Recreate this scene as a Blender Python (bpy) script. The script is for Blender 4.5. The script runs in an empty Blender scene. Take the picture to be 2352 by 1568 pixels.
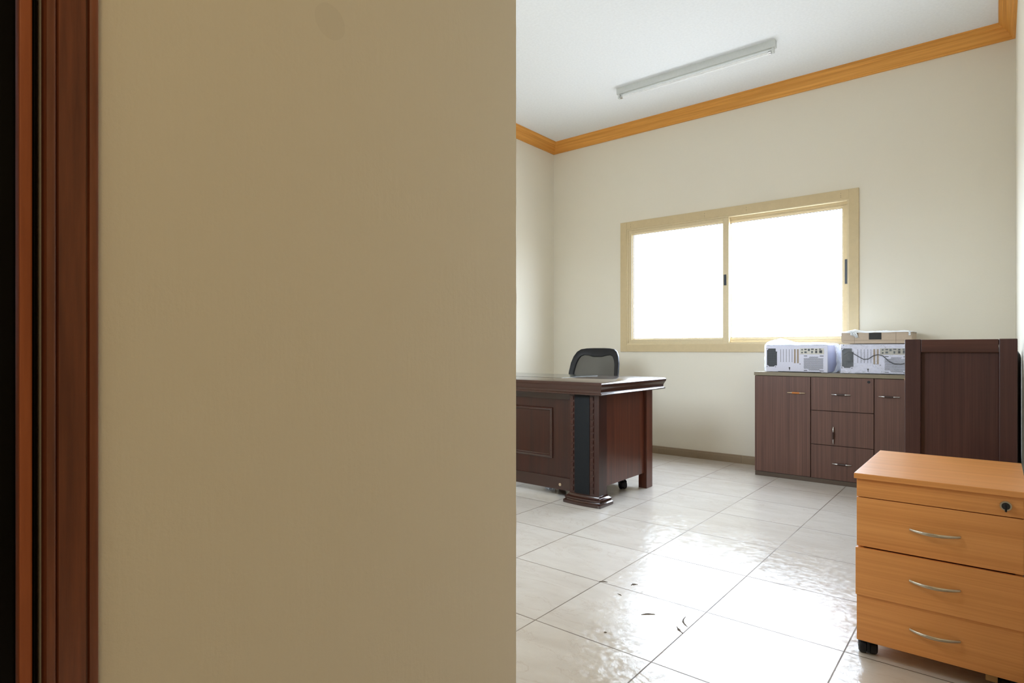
import bpy, bmesh, math, random
from mathutils import Vector, Matrix, noise
random.seed(7)
S = bpy.context.scene
COL = S.collection
R = math.radians

# ------------------------------------------------------------------ camera, world, light, exposure
cd = bpy.data.cameras.new('camera'); cam = bpy.data.objects.new('camera', cd); COL.objects.link(cam)
cd.sensor_width = 36.0; cd.lens = 1365.7 / 2352 * 36; cd.shift_y = 16.4 / 2352; cd.clip_start = 0.02
cam.location = (0, 0, 1.0); cam.rotation_euler = (R(90), 0, R(39.3))
S.camera = cam
S.view_settings.view_transform = 'Standard'; S.view_settings.look = 'None'
S.view_settings.gamma = 1; S.view_settings.use_curve_mapping = False
S.view_settings.exposure = 0.38
S.cycles.use_denoising = True
S.cycles.diffuse_bounces = 6; S.cycles.max_bounces = 10; S.cycles.transparent_max_bounces = 14
S.cycles.caustics_reflective = False; S.cycles.caustics_refractive = False

w = bpy.data.worlds.new('daylight'); S.world = w; w.use_nodes = True
bg = w.node_tree.nodes['Background']; bg.inputs[1].default_value = 1.0
# bright hazy sky above, sunlit pale ground below the horizon
_tc = w.node_tree.nodes.new('ShaderNodeTexCoord'); _sx = w.node_tree.nodes.new('ShaderNodeSeparateXYZ'); _rp = w.node_tree.nodes.new('ShaderNodeMapRange')
_mx = w.node_tree.nodes.new('ShaderNodeMix'); _mx.data_type = 'RGBA'
SKY, GROUND = (18.8, 20.8, 24.0, 1), (7.4, 7.6, 8.0, 1)
_mx.inputs[6].default_value = GROUND; _mx.inputs[7].default_value = SKY
_rp.inputs[1].default_value = -0.06; _rp.inputs[2].default_value = 0.06
w.node_tree.links.new(_tc.outputs['Generated'], _sx.inputs[0]); w.node_tree.links.new(_sx.outputs[2], _rp.inputs[0])
w.node_tree.links.new(_rp.outputs[0], _mx.inputs[0]); w.node_tree.links.new(_mx.outputs[2], bg.inputs[0])

def portal(name, loc, rot, sx, sy):
    l = bpy.data.lights.new(name, 'AREA'); l.shape = 'RECTANGLE'; l.size = sx; l.size_y = sy
    l.cycles.is_portal = True
    o = bpy.data.objects.new(name, l); COL.objects.link(o); o.location = loc; o.rotation_euler = rot
    return o
# daylight portals at the window in view and the added, unseen window facing it
portal('window_daylight', (-1.875, 5.40, 1.61), (R(-90), 0, 0), 2.05, 1.25)
portal('fill_window_daylight', (-2.2, 1.06, 1.775), (R(90), 0, 0), 1.15, 1.0)
# warm fill light added in the unseen lobby to brighten the foreground wall
_l = bpy.data.lights.new('added_fill_light', 'AREA'); _l.shape = 'DISK'; _l.size = 0.34; _l.energy = 11; _l.color = (1.0, 0.76, 0.40)
_o = bpy.data.objects.new('added_fill_light', _l); COL.objects.link(_o); _o.location = (0.5, -0.5, 3.085)

# room dimensions
XL, XR, YB, YF, ZC = -3.734, 0.089, 5.278, 1.242, 3.2
XP = -1.0            # lobby side of the foreground wall
XE, YN = 1.7, -2.6   # lobby right and near walls
TILE, TOX, TOY = 0.4633, -1.785, 1.7506

# ------------------------------------------------------------------ materials
def srgb(r, g, b):
    f = lambda c: (c/255/12.92) if c/255 <= 0.04045 else ((c/255+0.055)/1.055)**2.4
    return (f(r), f(g), f(b), 1)
class NT:
    def __init__(s, name):
        s.m = bpy.data.materials.new(name); s.m.use_nodes = True
        s.t = s.m.node_tree; s.n = s.t.nodes; s.b = s.n['Principled BSDF']
    def node(s, k, **kw):
        n = s.n.new(k)
        for a, v in kw.items(): setattr(n, a, v)
        return n
    def link(s, a, b): s.t.links.new(a, b)
    def put(s, sock, v):
        if hasattr(v, 'is_linked') or isinstance(v, bpy.types.NodeSocket): s.link(v, sock)
        else: sock.default_value = v
    def math(s, op, a, b=0.0, c=0.0):
        n = s.node('ShaderNodeMath', operation=op)
        s.put(n.inputs[0], a); s.put(n.inputs[1], b); s.put(n.inputs[2], c)
        return n.outputs[0]
    def ramp(s, fac, stops):
        n = s.node('ShaderNodeValToRGB'); s.link(fac, n.inputs[0]); e = n.color_ramp.elements
        while len(e) < len(stops): e.new(0.5)
        for el, (p, c) in zip(e, stops): el.position = p; el.color = c
        return n.outputs[0]
    def mix(s, fac, a, b, mode='MIX'):
        n = s.node('ShaderNodeMix', data_type='RGBA', blend_type=mode)
        s.put(n.inputs[0], fac); s.put(n.inputs[6], a); s.put(n.inputs[7], b)
        return n.outputs[2]
    def obj(s, scale=(1, 1, 1), rot=(0, 0, 0)):
        t = s.node('ShaderNodeTexCoord'); mp = s.node('ShaderNodeMapping')
        mp.inputs['Scale'].default_value = scale; mp.inputs['Rotation'].default_value = rot
        s.link(t.outputs['Object'], mp.inputs['Vector']); return mp.outputs[0]
    def noise(s, vec, scale, detail=4, rough=0.5, dist=0.0):
        n = s.node('ShaderNodeTexNoise'); s.link(vec, n.inputs['Vector'])
        n.inputs['Scale'].default_value = scale; n.inputs['Detail'].default_value = detail
        n.inputs['Roughness'].default_value = rough; n.inputs['Distortion'].default_value = dist
        return n.outputs[0]
    def bump(s, h, strength, dist=0.01):
        n = s.node('ShaderNodeBump'); n.inputs['Strength'].default_value = strength; n.inputs['Distance'].default_value = dist
        s.link(h, n.inputs['Height']); s.link(n.outputs[0], s.b.inputs['Normal']); return n
    def set(s, **kw):
        for k, v in kw.items(): s.put(s.b.inputs[k.replace('_', ' ')], v)
        return s.m

def plain(name, col, rough=0.5, metal=0.0, spec=0.5, coat=0.0, nb=0.0, ns=60):
    t = NT(name); v = t.obj(); n = t.noise(v, ns, 3)
    c = t.mix(n, tuple(x*0.93 for x in col[:3])+(1,), tuple(min(1, x*1.07) for x in col[:3])+(1,))
    t.set(Base_Color=c, Roughness=rough, Metallic=metal, Specular_IOR_Level=spec, Coat_Weight=coat, Coat_Roughness=0.08)
    if nb: t.bump(n, nb, 0.002)
    return t.m

def wood(name, dark, light, axis, rough=0.35, coat=0.0, fine=260, stretch=0.02, blotch=0.5, spec=0.5, bands=18, crough=0.1):
    """grain running along axis (0,1,2)"""
    t = NT(name); sc = [1, 1, 1]; sc[axis] = stretch; v = t.obj(tuple(sc))
    g1 = t.noise(v, fine, 3, 0.6); g2 = t.noise(v, bands, 5, 0.6, 0.4)
    f = t.math('ADD', t.math('MULTIPLY', g1, 0.45), t.math('MULTIPLY', g2, 0.55))
    c = t.ramp(f, [(0.32, dark), (0.66, light)])
    v2 = t.obj(tuple(0.35 if i == axis else 1 for i in range(3))); b = t.noise(v2, 5, 2)
    c = t.mix(t.math('MULTIPLY', b, blotch), c, dark)
    t.set(Base_Color=c, Roughness=rough, Coat_Weight=coat, Coat_Roughness=crough, Specular_IOR_Level=spec)
    t.bump(g1, 0.05, 0.001)
    return t.m

def paint(name, col, stain=False):
    t = NT(name); v = t.obj(); n = t.noise(v, 1.3, 3); f = t.noise(v, 90, 4, 0.6)
    c = t.mix(n, tuple(x*0.965 for x in col[:3])+(1,), col)
    vs = t.obj((1, 1, 0.12)); st = t.noise(vs, 45, 3)
    h = t.math('ADD', t.math('MULTIPLY', f, 0.6), t.math('MULTIPLY', st, 0.8))
    if stain:   # a faint round smudge on the plaster
        g = t.node('ShaderNodeNewGeometry'); d = t.node('ShaderNodeVectorMath', operation='DISTANCE')
        t.link(g.outputs['Position'], d.inputs[0]); d.inputs[1].default_value = (-1.0, 0.667, 1.632)
        k = t.math('SUBTRACT', 1.0, t.math('DIVIDE', d.outputs['Value'], 0.034))
        k = t.math('MINIMUM', t.math('MAXIMUM', t.math('MULTIPLY', k, 3.0), 0.0), 0.06)
        c = t.mix(k, c, srgb(120, 105, 80))
    t.set(Base_Color=c, Roughness=0.62, Specular_IOR_Level=0.3)
    t.bump(h, 0.22, 0.004)
    return t.m

M = {}
CREAM = (0.797, 0.750, 0.640, 1)
M['wall'] = paint('cream_wall_paint', CREAM)
M['wall_stained'] = paint('cream_wall_paint_smudged', CREAM, True)
M['ceiling'] = plain('white_ceiling_paint', (0.85, 0.875, 0.90, 1), 0.8, spec=0.2, nb=0.03)
M['crown'] = wood('golden_yellow_moulding', srgb(196, 132, 54), srgb(238, 172, 86), 0, 0.5, fine=120, bands=40, blotch=0.15, spec=0.3)
M['crown_y'] = wood('golden_yellow_moulding_side', srgb(196, 132, 54), srgb(238, 172, 86), 1, 0.5, fine=120, bands=40, blotch=0.15, spec=0.3)
M['skirting'] = plain('taupe_skirting_tile', srgb(150, 132, 108), 0.3, nb=0.05, ns=25)
M['mahogany'] = wood('dark_mahogany', srgb(34, 14, 10), srgb(74, 35, 22), 2, 0.3, 0.2, fine=150, blotch=0.8)
M['mahogany_x'] = wood('dark_mahogany_lengthwise', srgb(34, 14, 10), srgb(70, 35, 22), 0, 0.22, 0.6, fine=150, blotch=0.7, crough=0.05)
M['desk_panel'] = wood('red_mahogany_veneer', srgb(52, 22, 14), srgb(112, 58, 36), 2, 0.3, 0.4, fine=130, bands=26, blotch=0.5)
M['walnut'] = wood('walnut_laminate', srgb(76, 50, 42), srgb(120, 85, 70), 2, 0.42, fine=220, bands=60, stretch=0.008, blotch=0.3, spec=0.4)
M['olive'] = plain('olive_grey_laminate', srgb(128, 116, 92), 0.4, nb=0.02)
M['plinth'] = plain('brown_grey_laminate', srgb(84, 68, 54), 0.45)
M['beech'] = wood('orange_beech_laminate', srgb(210, 140, 76), srgb(240, 172, 104), 0, 0.38, fine=160, bands=22, stretch=0.012, blotch=0.25, spec=0.45)
M['beech_edge'] = wood('orange_beech_edge', srgb(160, 95, 45), srgb(190, 125, 66), 0, 0.4, fine=160, bands=40, stretch=0.012, blotch=0.2)
M['dark_board'] = wood('dark_brown_veneer', srgb(50, 29, 27), srgb(84, 54, 48), 2, 0.42, fine=300, bands=30, stretch=0.012, blotch=0.5, spec=0.4)
M['dark_board_x'] = wood('dark_brown_veneer_rail', srgb(58, 32, 26), srgb(84, 52, 42), 0, 0.42, fine=300, bands=30, stretch=0.012, blotch=0.3, spec=0.4)
M['trim_wood'] = wood('red_brown_door_trim', srgb(90, 44, 30), srgb(168, 98, 66), 2, 0.34, 0.5, fine=90, bands=8, stretch=0.06, blotch=0.9)
M['trim_red'] = wood('bright_red_brown_trim', srgb(150, 78, 44), srgb(190, 108, 64), 2, 0.4, 0.1, fine=90, bands=8, stretch=0.06, blotch=0.3)
M['black_gloss'] = plain('black_glossy_door', (0.002, 0.0015, 0.0015, 1), 0.25, spec=0.12)
M['leather_black'] = plain('black_leather', (0.010, 0.011, 0.012, 1), 0.6, spec=0.15, nb=0.25, ns=220)
M['black_plastic'] = plain('black_plastic', (0.012, 0.012, 0.014, 1), 0.45, spec=0.3)
M['black_seat'] = plain('black_padded_upholstery', (0.012, 0.013, 0.015, 1), 0.3, nb=0.1, ns=40)
M['charcoal'] = plain('charcoal_fabric', (0.035, 0.036, 0.038, 1), 0.9, nb=0.2, ns=300)
M['chrome'] = plain('brushed_chrome', (0.6, 0.6, 0.6, 1), 0.25, 1.0)
M['nickel'] = plain('tarnished_nickel', (0.55, 0.50, 0.41, 1), 0.33, 1.0, nb=0.1, ns=200)
M['brass_oval'] = plain('dull_brass', (0.50, 0.38, 0.25, 1), 0.45, 0.3)
M['orange_grip'] = plain('orange_grip', srgb(200, 120, 40), 0.4)
M['dark_grip'] = plain('dark_brown_grip', srgb(60, 40, 34), 0.35)
M['frame_cream'] = plain('cream_window_frame', srgb(214, 197, 160), 0.45, nb=0.02)
M['band_cream'] = plain('tan_painted_window_surround', srgb(206, 186, 146), 0.55, nb=0.05, ns=30)
M['gasket'] = plain('dark_window_gasket', (0.05, 0.05, 0.05, 1), 0.6)
M['latch'] = plain('navy_black_latch', (0.012, 0.018, 0.03, 1), 0.35)
M['fixture'] = plain('grey_white_enamel', (0.62, 0.65, 0.64, 1), 0.35)
M['tube'] = plain('unlit_white_tube', (0.85, 0.87, 0.88, 1), 0.15)
M['pc_white'] = plain('lavender_white_steel', (0.66, 0.66, 0.78, 1), 0.4, nb=0.05, ns=120)
M['pc_dark'] = plain('dark_grey_grille', (0.03, 0.032, 0.036, 1), 0.5)
M['pc_slot'] = plain('tan_slot_cover', srgb(150, 130, 105), 0.45)
M['pc_io'] = plain('grey_port_plate', srgb(176, 170, 158), 0.35, 0.2)
M['pc_port'] = plain('port_blue_grey', srgb(70, 78, 84), 0.5)
M['device'] = plain('beige_device_plastic', srgb(188, 168, 146), 0.4)
M['device_line'] = plain('brown_seam', srgb(110, 90, 72), 0.6)
M['display'] = plain('dark_display', (0.02, 0.021, 0.022, 1), 0.15)
M['pad'] = plain('dark_green_grey_writing_pad', (0.03, 0.042, 0.04, 1), 0.2, coat=0.5)
M['grime'] = plain('dark_dry_dirt', srgb(92, 80, 66), 0.9)
M['wood_block'] = plain('pale_wood_block', srgb(176, 140, 92), 0.7)

def mesh_mat():
    t = NT('dark_chair_mesh'); tr = t.node('ShaderNodeBsdfTransparent'); mx = t.node('ShaderNodeMixShader')
    t.set(Base_Color=(0.055, 0.056, 0.052, 1), Roughness=0.8)
    mx.inputs[0].default_value = 0.86
    t.link(tr.outputs[0], mx.inputs[1]); t.link(t.b.outputs[0], mx.inputs[2]); t.link(mx.outputs[0], t.n['Material Output'].inputs[0])
    return t.m
M['chair_mesh'] = mesh_mat()

def film_mat(name, lo, hi, streak=14):
    t = NT(name); tr = t.node('ShaderNodeBsdfTransparent'); mx = t.node('ShaderNodeMixShader')
    v = t.obj((1, 1, 1)); n = t.noise(v, streak, 5, 0.65, 1.2)
    lw = t.node('ShaderNodeLayerWeight'); lw.inputs[0].default_value = 0.35
    k = t.math('ADD', t.math('MULTIPLY', t.math('MAXIMUM', t.math('SUBTRACT', n, 0.42), 0.0), (hi-lo)*4), t.math('MULTIPLY', lw.outputs['Facing'], 0.35))
    k = t.math('MINIMUM', t.math('ADD', k, lo), hi)
    t.set(Base_Color=(0.86, 0.89, 0.93, 1), Roughness=0.22, Specular_IOR_Level=0.8)
    t.bump(n, 0.5, 0.01)
    tl = t.node('ShaderNodeBsdfTranslucent'); tl.inputs[0].default_value = (0.9, 0.93, 0.97, 1); m2 = t.node('ShaderNodeMixShader'); m2.inputs[0].default_value = 0.5
    t.link(t.b.outputs[0], m2.inputs[1]); t.link(tl.outputs[0], m2.inputs[2])
    t.link(k, mx.inputs[0]); t.link(tr.outputs[0], mx.inputs[1]); t.link(m2.outputs[0], mx.inputs[2])
    t.link(mx.outputs[0], t.n['Material Output'].inputs[0]); return t.m
M['film'] = film_mat('clear_crinkled_plastic', 0.45, 0.92)
M['film_front'] = film_mat('clear_flat_plastic', 0.06, 0.30, 16)
M['foam'] = plain('white_crinkled_film', (0.82, 0.85, 0.88, 1), 0.3, nb=0.5, ns=40)

def glass_mat(name, tint):
    t = NT(name); tr = t.node('ShaderNodeBsdfTransparent'); gl = t.node('ShaderNodeBsdfGlossy'); mx = t.node('ShaderNodeMixShader')
    gl.inputs['Roughness'].default_value = 0.02
    lw = t.node('ShaderNodeLayerWeight'); lw.inputs[0].default_value = 0.5
    fr = t.math('ADD', t.math('MULTIPLY', t.math('POWER', lw.outputs['Facing'], 5.0), 0.9), 0.035)
    tr.inputs[0].default_value = tint
    t.link(fr, mx.inputs[0]); t.link(tr.outputs[0], mx.inputs[1]); t.link(gl.outputs[0], mx.inputs[2])
    t.link(mx.outputs[0], t.n['Material Output'].inputs[0]); return t.m
M['glass'] = glass_mat('window_glass', (0.96, 0.98, 0.97, 1)); M['glass_tinted'] = glass_mat('lightly_tinted_window_glass', (0.84, 0.86, 0.87, 1))

def glow():
    t = NT('glowing_fill_shade'); t.set(Base_Color=(0.9, 0.85, 0.7, 1), Emission_Color=(1, 0.82, 0.55, 1), Emission_Strength=3.0); return t.m
M['fill_glow'] = glow()  # emissive shade of the fill lamp added behind the camera

def floor_mat():
    t = NT('glossy_cream_marble_tile'); g = t.node('ShaderNodeNewGeometry'); sp = t.node('ShaderNodeSeparateXYZ'); t.link(g.outputs['Position'], sp.inputs[0])
    u = t.math('DIVIDE', t.math('SUBTRACT', sp.outputs[0], TOX), TILE); v = t.math('DIVIDE', t.math('SUBTRACT', sp.outputs[1], TOY), TILE)
    fu, fv = t.math('FRACT', u), t.math('FRACT', v); iu, iv = t.math('FLOOR', u), t.math('FLOOR', v)
    du = t.math('MINIMUM', fu, t.math('SUBTRACT', 1.0, fu)); dv = t.math('MINIMUM', fv, t.math('SUBTRACT', 1.0, fv))
    d = t.math('MULTIPLY', t.math('MINIMUM', du, dv), TILE)
    joint = t.math('LESS_THAN', d, 0.0023)
    cb = t.node('ShaderNodeCombineXYZ'); t.link(iu, cb.inputs[0]); t.link(iv, cb.inputs[1])
    wn = t.node('ShaderNodeTexWhiteNoise', noise_dimensions='3D'); t.link(cb.outputs[0], wn.inputs[0])
    rs = t.node('ShaderNodeSeparateColor'); t.link(wn.outputs['Color'], rs.inputs[0])
    # marble clouds and thin veins, shifted per tile
    off = t.node('ShaderNodeVectorMath', operation='MULTIPLY_ADD'); t.link(wn.outputs['Color'], off.inputs[0]); off.inputs[1].default_value = (7, 7, 7); t.link(g.outputs['Position'], off.inputs[2])
    mp = t.node('ShaderNodeMapping'); mp.inputs['Scale'].default_value = (0.6, 1.6, 1); mp.inputs['Rotation'].default_value = (0, 0, 0.3); t.link(off.outputs[0], mp.inputs[0])
    cl = t.noise(mp.outputs[0], 5, 5, 0.6, 0.6); vn = t.noise(mp.outputs[0], 3.2, 7, 0.62, 1.1)
    base = t.ramp(cl, [(0.3, (0.64, 0.585, 0.52, 1)), (0.7, (0.73, 0.685, 0.625, 1))])
    vein = t.math('SUBTRACT', 1.0, t.math('MINIMUM', t.math('MULTIPLY', t.math('ABSOLUTE', t.math('SUBTRACT', vn, 0.5)), 90.0), 1.0))
    base = t.mix(t.math('MULTIPLY', vein, 0.18), base, srgb(160, 125, 95))
    base = t.mix(t.math('MULTIPLY', rs.outputs[0], 0.12), base, (0.52, 0.49, 0.45, 1))
    jn = t.noise(g.outputs['Position'], 4, 2)
    jc = t.ramp(jn, [(0.35, srgb(92, 76, 60)), (0.7, srgb(150, 138, 122))])
    col = t.mix(joint, base, jc)
    # surface: crackled polish and a tiny tilt of every tile
    cr = t.noise(g.outputs['Position'], 26, 6, 0.7, 2.2); ridg = t.math('ABSOLUTE', t.math('SUBTRACT', cr, 0.5))
    wv = t.noise(g.outputs['Position'], 6, 2, 0.5)
    tilt = t.math('ADD', t.math('MULTIPLY', fu, t.math('SUBTRACT', rs.outputs[1], 0.5)), t.math('MULTIPLY', fv, t.math('SUBTRACT', rs.outputs[2], 0.5)))
    h = t.math('ADD', t.math('MULTIPLY', ridg, 0.0009), t.math('MULTIPLY', wv, 0.0007))
    h = t.math('ADD', h, t.math('MULTIPLY', tilt, 0.0012))
    h = t.math('SUBTRACT', h, t.math('MULTIPLY', joint, 0.0015))
    b = t.node('ShaderNodeBump'); b.inputs['Strength'].default_value = 1.0; b.inputs['Distance'].default_value = 1.0
    t.link(h, b.inputs['Height']); t.link(b.outputs[0], t.b.inputs['Normal'])
    ro = t.math('ADD', t.math('MULTIPLY', cr, 0.05), 0.035)
    ro = t.math('MAXIMUM', ro, t.math('MULTIPLY', joint, 0.6))
    t.set(Base_Color=col, Roughness=ro, Specular_IOR_Level=0.55)
    return t.m
M['floor'] = floor_mat()

# ------------------------------------------------------------------ geometry helpers
def BM(): return bmesh.new()
def box(bm, x0, x1, y0, y1, z0, z1, bev=0.0, mi=0, seg=2):
    r = bmesh.ops.create_cube(bm, size=1); vs = r['verts']
    for v in vs:
        v.co = Vector((x0 if v.co.x < 0 else x1, y0 if v.co.y < 0 else y1, z0 if v.co.z < 0 else z1))
    fs = {f for v in vs for f in v.link_faces}
    for f in fs: f.material_index = mi
    if bev:
        es = {e for v in vs for e in v.link_edges}
        q = bmesh.ops.bevel(bm, geom=list(es), offset=bev, segments=seg, profile=0.5, affect='EDGES')
        for f in q['faces']: f.material_index = mi
    return bm
def cyl(bm, p0, p1, r, r2=None, n=20, mi=0):
    p0, p1 = Vector(p0), Vector(p1); d = p1-p0
    q = bmesh.ops.create_cone(bm, cap_ends=True, segments=n, radius1=r, radius2=r if r2 is None else r2, depth=d.length)
    mt = Matrix.Translation((p0+p1)/2) @ d.to_track_quat('Z', 'Y').to_matrix().to_4x4()
    bmesh.ops.transform(bm, matrix=mt, verts=q['verts'])
    for v in q['verts']:
        for f in v.link_faces: f.material_index = mi
def tube(bm, pts, rad, n=10, mi=0, flat=1.0, up=(0, 0, 1)):
    """swept tube; rad a number or list; flat squashes along the side axis"""
    pts = [Vector(p) for p in pts]; rings = []
    for i, p in enumerate(pts):
        d = (pts[min(i+1, len(pts)-1)]-pts[max(i-1, 0)]).normalized()
        a = d.cross(Vector(up)); a = a.normalized() if a.length > 1e-4 else Vector((1, 0, 0)); b = a.cross(d).normalized()
        r = rad[i] if isinstance(rad, (list, tuple)) else rad
        rings.append([bm.verts.new(p+a*math.cos(2*math.pi*k/n)*r*flat+b*math.sin(2*math.pi*k/n)*r) for k in range(n)])
    for i in range(len(rings)-1):
        for k in range(n):
            f = bm.faces.new((rings[i][k], rings[i][(k+1) % n], rings[i+1][(k+1) % n], rings[i+1][k])); f.material_index = mi
    bm.faces.new(rings[0][::-1]).material_index = mi; bm.faces.new(rings[-1]).material_index = mi
def prism(bm, A, B, mi=0):
    """solid between two matching outlines"""
    a = [bm.verts.new(p) for p in A]; b = [bm.verts.new(p) for p in B]; n = len(a)
    for i in range(n):
        bm.faces.new((a[i], a[(i+1) % n], b[(i+1) % n], b[i])).material_index = mi
    bm.faces.new(a[::-1]).material_index = mi; bm.faces.new(b).material_index = mi
def loft(bm, rings, cap=True, mi=0):
    R_ = [[bm.verts.new(p) for p in r] for r in rings]; n = len(R_[0])
    for i in range(len(R_)-1):
        for k in range(n): bm.faces.new((R_[i][k], R_[i][(k+1) % n], R_[i+1][(k+1) % n], R_[i+1][k])).material_index = mi
    if cap: bm.faces.new(R_[0][::-1]).material_index = mi; bm.faces.new(R_[-1]).material_index = mi
def rect_loft(bm, x0, x1, y0, y1, prof):
    loft(bm, [[(x0+a, y0+a, z), (x1-a, y0+a, z), (x1-a, y1-a, z), (x0+a, y1-a, z)] for a, z in prof])

def root_of(o):
    while o.parent: o = o.parent
    return o
def obj(name, bm, mat, parent=None, smooth=False, local=False, label=None):
    bmesh.ops.recalc_face_normals(bm, faces=bm.faces[:])
    if parent is not None and not local:
        bmesh.ops.translate(bm, verts=bm.verts[:], vec=-root_of(parent).location)
    me = bpy.data.meshes.new(name); bm.to_mesh(me); bm.free()
    for m in (mat if isinstance(mat, (list, tuple)) else [mat]): me.materials.append(M[m])
    if smooth:
        for p in me.polygons: p.use_smooth = True
        try: me.set_sharp_from_angle(angle=R(40))
        except Exception: pass
    o = bpy.data.objects.new(name, me); COL.objects.link(o)
    if parent is not None: o.parent = parent
    if label: o['label'] = label
    return o
def thing(name, label, cat, loc=(0, 0, 0), rz=0, group=None):
    o = bpy.data.objects.new(name, None); COL.objects.link(o); o.location = loc; o.rotation_euler = (0, 0, rz)
    o.empty_display_size = 0.1; o['label'] = label; o['category'] = cat
    if group: o['group'] = group
    return o
def single(name, bm, mat, label, cat, smooth=False, group=None):
    vs = [v.co for v in bm.verts]; c = Vector(((min(v.x for v in vs)+max(v.x for v in vs))/2, (min(v.y for v in vs)+max(v.y for v in vs))/2, min(v.z for v in vs)))
    bmesh.ops.translate(bm, verts=bm.verts[:], vec=-c)
    o = obj(name, bm, mat, None, smooth); o.location = c; o['label'] = label; o['category'] = cat
    if group: o['group'] = group
    return o
def struct(name, bm, mat, smooth=False, parent=None):
    o = obj(name, bm, mat, parent, smooth)
    if parent is None: o['kind'] = 'structure'
    return o
def struct_root(name, loc=(0, 0, 0)):
    o = bpy.data.objects.new(name, None); COL.objects.link(o); o.location = loc; o['kind'] = 'structure'; return o
def dup(o, parent, loc):
    c = o.copy(); COL.objects.link(c); c.parent = parent; c.location = loc
    for ch in list(o.children):
        d = ch.copy(); COL.objects.link(d); d.parent = c
    return c

# ------------------------------------------------------------------ room shell
b = BM(); box(b, XL-0.2, XE+0.2, YF-0.14, YB+0.1, -0.12, 0); box(b, XP-0.14, XE+0.2, YN-0.2, YF-0.14, -0.12, 0); struct('floor', b, 'floor')
b = BM(); box(b, XL-0.2, XE+0.2, YF-0.14, YB+0.1, ZC, ZC+0.12); box(b, XP-0.14, XE+0.2, YN-0.2, YF-0.14, ZC, ZC+0.12); struct('ceiling', b, 'ceiling')
# back wall with the window opening
WX0, WX1, WZ0, WZ1 = -2.845, -0.906, 1.042, 2.175
b = BM()
WT = 0.10
box(b, XL-0.2, WX0, YB, YB+WT, 0, ZC); box(b, WX1, XE+0.2, YB, YB+WT, 0, ZC)
box(b, WX0, WX1, YB, YB+WT, 0, WZ0); box(b, WX0, WX1, YB, YB+WT, WZ1, ZC)
struct('wall_back', b, 'wall')
b = BM(); box(b, XL-0.2, XL, YF-0.12, YB, 0, ZC); struct('wall_left', b, 'wall')
b = BM(); box(b, XR, XR+0.15, YF+0.06, YB, 0, ZC); struct('wall_right', b, 'wall')
b = BM(); box(b, XR+0.15, XE, YF+0.06, YF+0.2, 0, ZC); struct('wall_lobby_back', b, 'wall')
b = BM(); box(b, XE, XE+0.2, YN-0.2, YB, 0, ZC); struct('wall_lobby_right', b, 'wall')
# foreground wall beside the camera (with its doorway), turning left at its far corner
DY0, DY1, DZ = -0.72, 0.2185, 2.1
FX0, FX1, FZ0, FZ1 = -2.75, -1.65, 1.30, 2.25     # unseen window added for fill, in the wall facing the first one
b = BM()
wl = [(XP, YF), (XP, DY1), (XP-0.14, DY1), (XP-0.14, YF-0.14), (FX1, YF-0.14), (FX1, YF)]
# slightly uneven plaster arris at the far corner
n = 90; rings = []
for i in range(n+1):
    z = ZC*i/n; e = 0.0012*noise.noise(Vector((0, 3, z*14))) + 0.0008*noise.noise(Vector((9, 1, z*50)))
    if abs(z-1.13) < 0.03: e += 0.0015
    rings.append([(XP-0.003, YF+e, z), (XP, YF-0.003+e, z)]+[(x, y, z) for x, y in wl[1:]])
loft(b, rings)
box(b, XP-0.14, XP, YN, DY0, 0, ZC); box(b, XP-0.14, XP, DY0, DY1, DZ, ZC)
box(b, XL, FX0, YF-0.14, YF, 0, ZC); box(b, FX0, FX1, YF-0.14, YF, 0, FZ0); box(b, FX0, FX1, YF-0.14, YF, FZ1, ZC)
struct('wall_front', b, 'wall_stained')
# lobby wall behind the camera
b = BM(); box(b, XP-0.14, XE, YN-0.2, YN, 0, ZC); struct('wall_lobby_front', b, 'wall')

# crown moulding
CP = [(0, 3.100), (0.014, 3.100), (0.018, 3.106), (0.018, 3.112), (0.026, 3.116), (0.030, 3.124), (0.036, 3.138), (0.046, 3.152), (0.058, 3.163),
      (0.066, 3.166), (0.068, 3.174), (0.078, 3.180), (0.082, 3.186), (0.090, 3.190), (0.090, ZC), (0, ZC)]
b = BM(); prism(b, [(XL+a, YB-a, z) for a, z in CP], [(XR-a, YB-a, z) for a, z in CP]); struct('trim_1', b, 'crown', True)
b = BM(); prism(b, [(XL+a, YF+a, z) for a, z in CP], [(XL+a, YB-a, z) for a, z in CP]); struct('trim_2', b, 'crown_y', True)
b = BM(); prism(b, [(XR-a, YF+0.06, z) for a, z in CP], [(XR-a, YB-a, z) for a, z in CP]); struct('trim_3', b, 'crown_y', True)
b = BM(); prism(b, [(XL+a, YF+a, z) for a, z in CP], [(XP-0.02, YF+a, z) for a, z in CP]); struct('trim_4', b, 'crown', True)

# skirting tiles, each run cut in tile lengths
def skirting(name, p0, p1, nrm):
    b = BM(); p0, p1, nrm = Vector(p0), Vector(p1), Vector(nrm); L = (p1-p0).length; d = (p1-p0)/L; k = 0.0
    while k < L-0.01:
        e = min(k+0.386, L); a, c = p0+d*(k+0.001), p0+d*(e-0.001)
        pr = [(0, 0), (0.011, 0), (0.011, 0.052), (0.008, 0.056), (0.008, 0.068), (0.005, 0.072), (0, 0.072)]
        prism(b, [tuple(a+nrm*q+Vector((0, 0, z))) for q, z in pr], [tuple(c+nrm*q+Vector((0, 0, z))) for q, z in pr]); k = e
    struct(name, b, 'skirting')
skirting('baseboard_back', (-0.19-0.386*9, YB, 0), (XR-0.012, YB, 0), (0, -1, 0))
skirting('baseboard_left', (XL, YF, 0), (XL, YB-0.012, 0), (1, 0, 0))
skirting('baseboard_right', (XR, YF+0.06, 0), (XR, YB-0.012, 0), (-1, 0, 0))

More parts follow.
